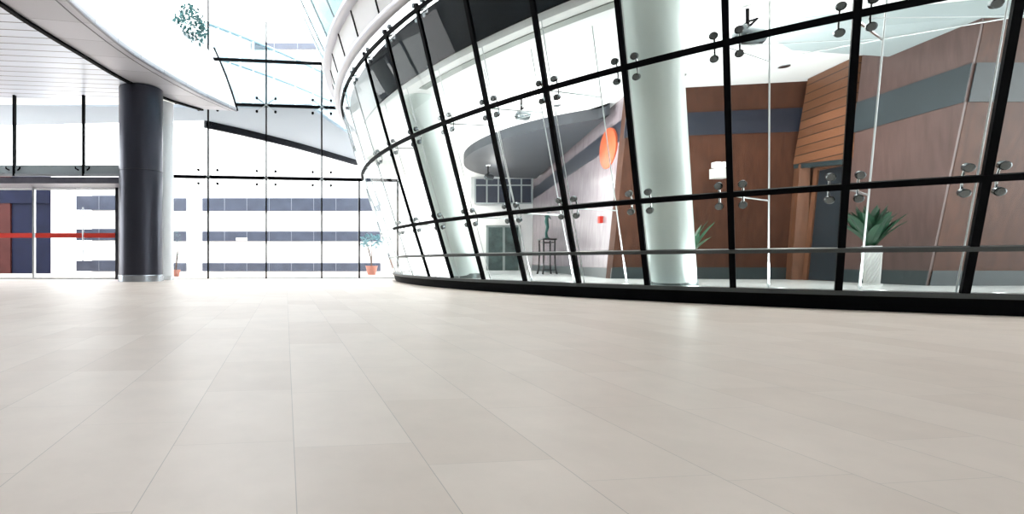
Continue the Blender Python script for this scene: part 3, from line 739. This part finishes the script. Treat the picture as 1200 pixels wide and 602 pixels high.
MB().box(xat(60, PYD), PYD - .02, 0, xat(67, PYD), PYD + 2, 6.2).build('corner_post', WHITE, pv)
MB().box(xat(-140, PYD), PYD - .04, zat(238, PYD), xat(60, PYD) - .05, PYD - .005, zat(222, PYD)).build('dark_band', NAVY, pv)

TRANSL = bpy.data.materials.new('pale_canopy_sheet'); TRANSL.use_nodes = True
_n = TRANSL.node_tree; _n.nodes.clear(); _o = _n.nodes.new('ShaderNodeOutputMaterial'); _m = _n.nodes.new('ShaderNodeMixShader'); _m.inputs[0].default_value = .10
_a = _n.nodes.new('ShaderNodeBsdfDiffuse'); _a.inputs[0].default_value = (.40, .45, .51, 1); _b = _n.nodes.new('ShaderNodeBsdfTranslucent'); _b.inputs[0].default_value = (.8, .84, .88, 1)
_n.links.new(_a.outputs[0], _m.inputs[1]); _n.links.new(_b.outputs[0], _m.inputs[2]); _n.links.new(_m.outputs[0], _o.inputs[0])
# outside canopy with a dark curved edge
ce = spline([(-5.95, 22.0, 0), (-5.1, 22.85, 0), (-4.2, 23.8, 0), (-2.4, 25.9, 0), (-.7, 28.2, 0), (1.0, 30.6, 0)], 8)
cp = thing('outdoor_canopy', 'white outdoor canopy with a dark curved edge beyond the far glass', 'canopy', (-5, 22, 6.8))
mb = MB()
mb.slab([(-17, 23.0), (-17, 19.6), (-5.6, 20.2), (-1.2, 20.2), (-.6, 22), (.2, 24), (1.2, 26), (2.4, 28), (3.4, 30.2)] + [(p.x, p.y) for p in reversed(ce)] , 6.86, 7.0)
mb.build('roof_slab', TRANSL, cp)
mb = MB(); mb.sweep([[Vector((p.x, p.y, 6.56)), Vector((p.x - .12, p.y + .1, 6.56)), Vector((p.x - .12, p.y + .1, 6.88)), Vector((p.x, p.y, 6.88))] for p in ce]).build('edge_beam', mat('navy_edge', (.003, .004, .008), .5, 0, .1), cp)
# glass balustrade of the terrace above
gb = thing('glass_balustrade', 'pale teal glass balustrade of an upper terrace beyond the far glass', 'balustrade', (-3, 24, 9.6))
bp = [p for p in ce if p.x > -7.2]
for z, r_ in ((11.15, .07), (9.75, .05)):
    MB().tube([(p.x, p.y, z) for p in bp], r_, 8).build('rail', mat('teal_rail', (.16, .25, .29), .3), gb, smooth=True)
for i in range(0, len(bp) - 4, 4):
    a, b = bp[i], bp[i + 4]
    MB().hexa([(a.x, a.y, 8.0), (b.x, b.y, 8.0), (b.x, b.y + .03, 8.0), (a.x, a.y + .03, 8.0)], [(a.x, a.y, 11.1), (b.x, b.y, 11.1), (b.x, b.y + .03, 11.1), (a.x, a.y + .03, 11.1)]).build('glass_panel', GLASSB, gb)
    MB().box(a.x - .05, a.y - .05, 7.0, a.x + .05, a.y + .05, 11.1).build('post', mat('pale_post', (.6, .72, .75), .4), gb)

# outdoor potted shrubs and the balcony plant
def shrub(name, x, y, z, label, r, h, pot_r, pot_h, potm, leafm, n_leaf=260, seed=3, stem=.4, cat='plant'):
    rnd = random.Random(seed); t = thing(name, label, cat, (x, y, z))
    if pot_h:
        MB().lathe((x, y, z), [(pot_r * .7, 0), (pot_r, pot_h * .9), (pot_r * 1.08, pot_h), (pot_r * .9, pot_h), (pot_r * .85, pot_h * .9)], 24).build('pot', potm, t, smooth=True)
    s_ = MB()
    for k in range(3):
        t_ = rnd.uniform(0, 6.28); s_.tube([(x, y, z + pot_h * .8), (x + .1 * r * math.cos(t_), y + .1 * r * math.sin(t_), z + pot_h + stem * .5), (x + .5 * r * math.cos(t_), y + .5 * r * math.sin(t_), z + pot_h + stem + h * .4)], [.035, .028, .012], 6)
    s_.build('stem', mat('bark', (.12, .08, .06), .8), t)
    mb = MB()
    for i in range(n_leaf):
        u = Vector((rnd.gauss(0, 1), rnd.gauss(0, 1), rnd.gauss(0, 1))).normalized() * rnd.uniform(.35, 1) ** .5
        c = Vector((x + u.x * r, y + u.y * r, z + pot_h + stem + h * .5 + u.z * h * .5))
        L = rnd.uniform(.10, .2) * (r / .6); d = Vector((rnd.gauss(0, 1), rnd.gauss(0, 1), rnd.gauss(0, .6))).normalized(); s2 = d.cross(Vector((rnd.random(), rnd.random(), 1))).normalized() * L * .32
        up = d.cross(s2).normalized() * L * .08
        mb.add([c, c + d * L * .5 + s2, c + d * L, c + d * L * .5 - s2, c + d * L * .5 + up], [(0, 1, 4), (1, 2, 4), (2, 3, 4), (3, 0, 4)])
    mb.build('foliage', leafm, t); return t
shrub('potted_shrub', xat(435.5, 25.5), 25.5, 0, 'blue-green shrub in a terracotta pot outside the far glass by the drum', .6, .8, .3, .45, TERRA, LEAFB, 240, 3, .85)
shrub('potted_shrub', xat(206, 22.5), 22.5, 0, 'slender dark shrub outside beside the white column', .26, 1.5, .2, .3, TERRA, LEAFT, 220, 8, .35)
shrub('balcony_shrub', -5.62, 18.6, 6.95, 'teal leafy shrub growing at the top of the white curved balcony', .62, 1.6, .22, 1.5, mat('grey_planter', (.5, .5, .52), .6), LEAFT, 520, 4, .1)

# ------------------------------------------------------------------ unseen rear wall; side wall and roof added to dim the near floor
GREYW = mat('grey_wall_paint', (.42, .42, .42), .7)
tag(MB().box(-20.3, -8, 0, -20, 15, 12).build('wall_left_added', GREYW), 'unseen grey side wall added at left to dim the near floor', 'wall', kind='structure')
tag(MB().box(-20, -8.3, 0, 22, -8, 12).build('wall_back', GREYW), 'unseen grey wall behind the viewer', 'wall', kind='structure')
tag(MB().box(-20, -8, 12, 22, 15.2, 12.3).build('ceiling_added', GREYW), 'unseen grey atrium roof added to shade the near part of the floor', 'ceiling', kind='structure')

# ------------------------------------------------------------------ light
w = bpy.data.worlds.new('overcast_sky'); sc.world = w; w.use_nodes = True
nt = w.node_tree; bg = nt.nodes['Background']
bg.inputs[0].default_value = (.98, .99, 1, 1); bg.inputs[1].default_value = 4.4

cam = bpy.data.cameras.new('camera'); co = bpy.data.objects.new('camera', cam); COL.objects.link(co)
co.location = (0, 0, EYE); co.rotation_euler = (PI / 2, 0, 0)
cam.sensor_fit = 'HORIZONTAL'; cam.sensor_width = 36; cam.lens = F / 1200 * 36
cam.shift_x = (600 - PX) / 1200; cam.shift_y = (PY - 301) / 1200
cam.clip_start = .05; cam.clip_end = 300
sc.camera = co
sc.view_settings.view_transform = 'Standard'; sc.view_settings.look = 'None'; sc.view_settings.gamma = 1
sc.view_settings.use_curve_mapping = False
sc.view_settings.exposure = .86
sc.cycles.max_bounces = 10; sc.cycles.transparent_max_bounces = 32; sc.cycles.glossy_bounces = 5; sc.cycles.diffuse_bounces = 5
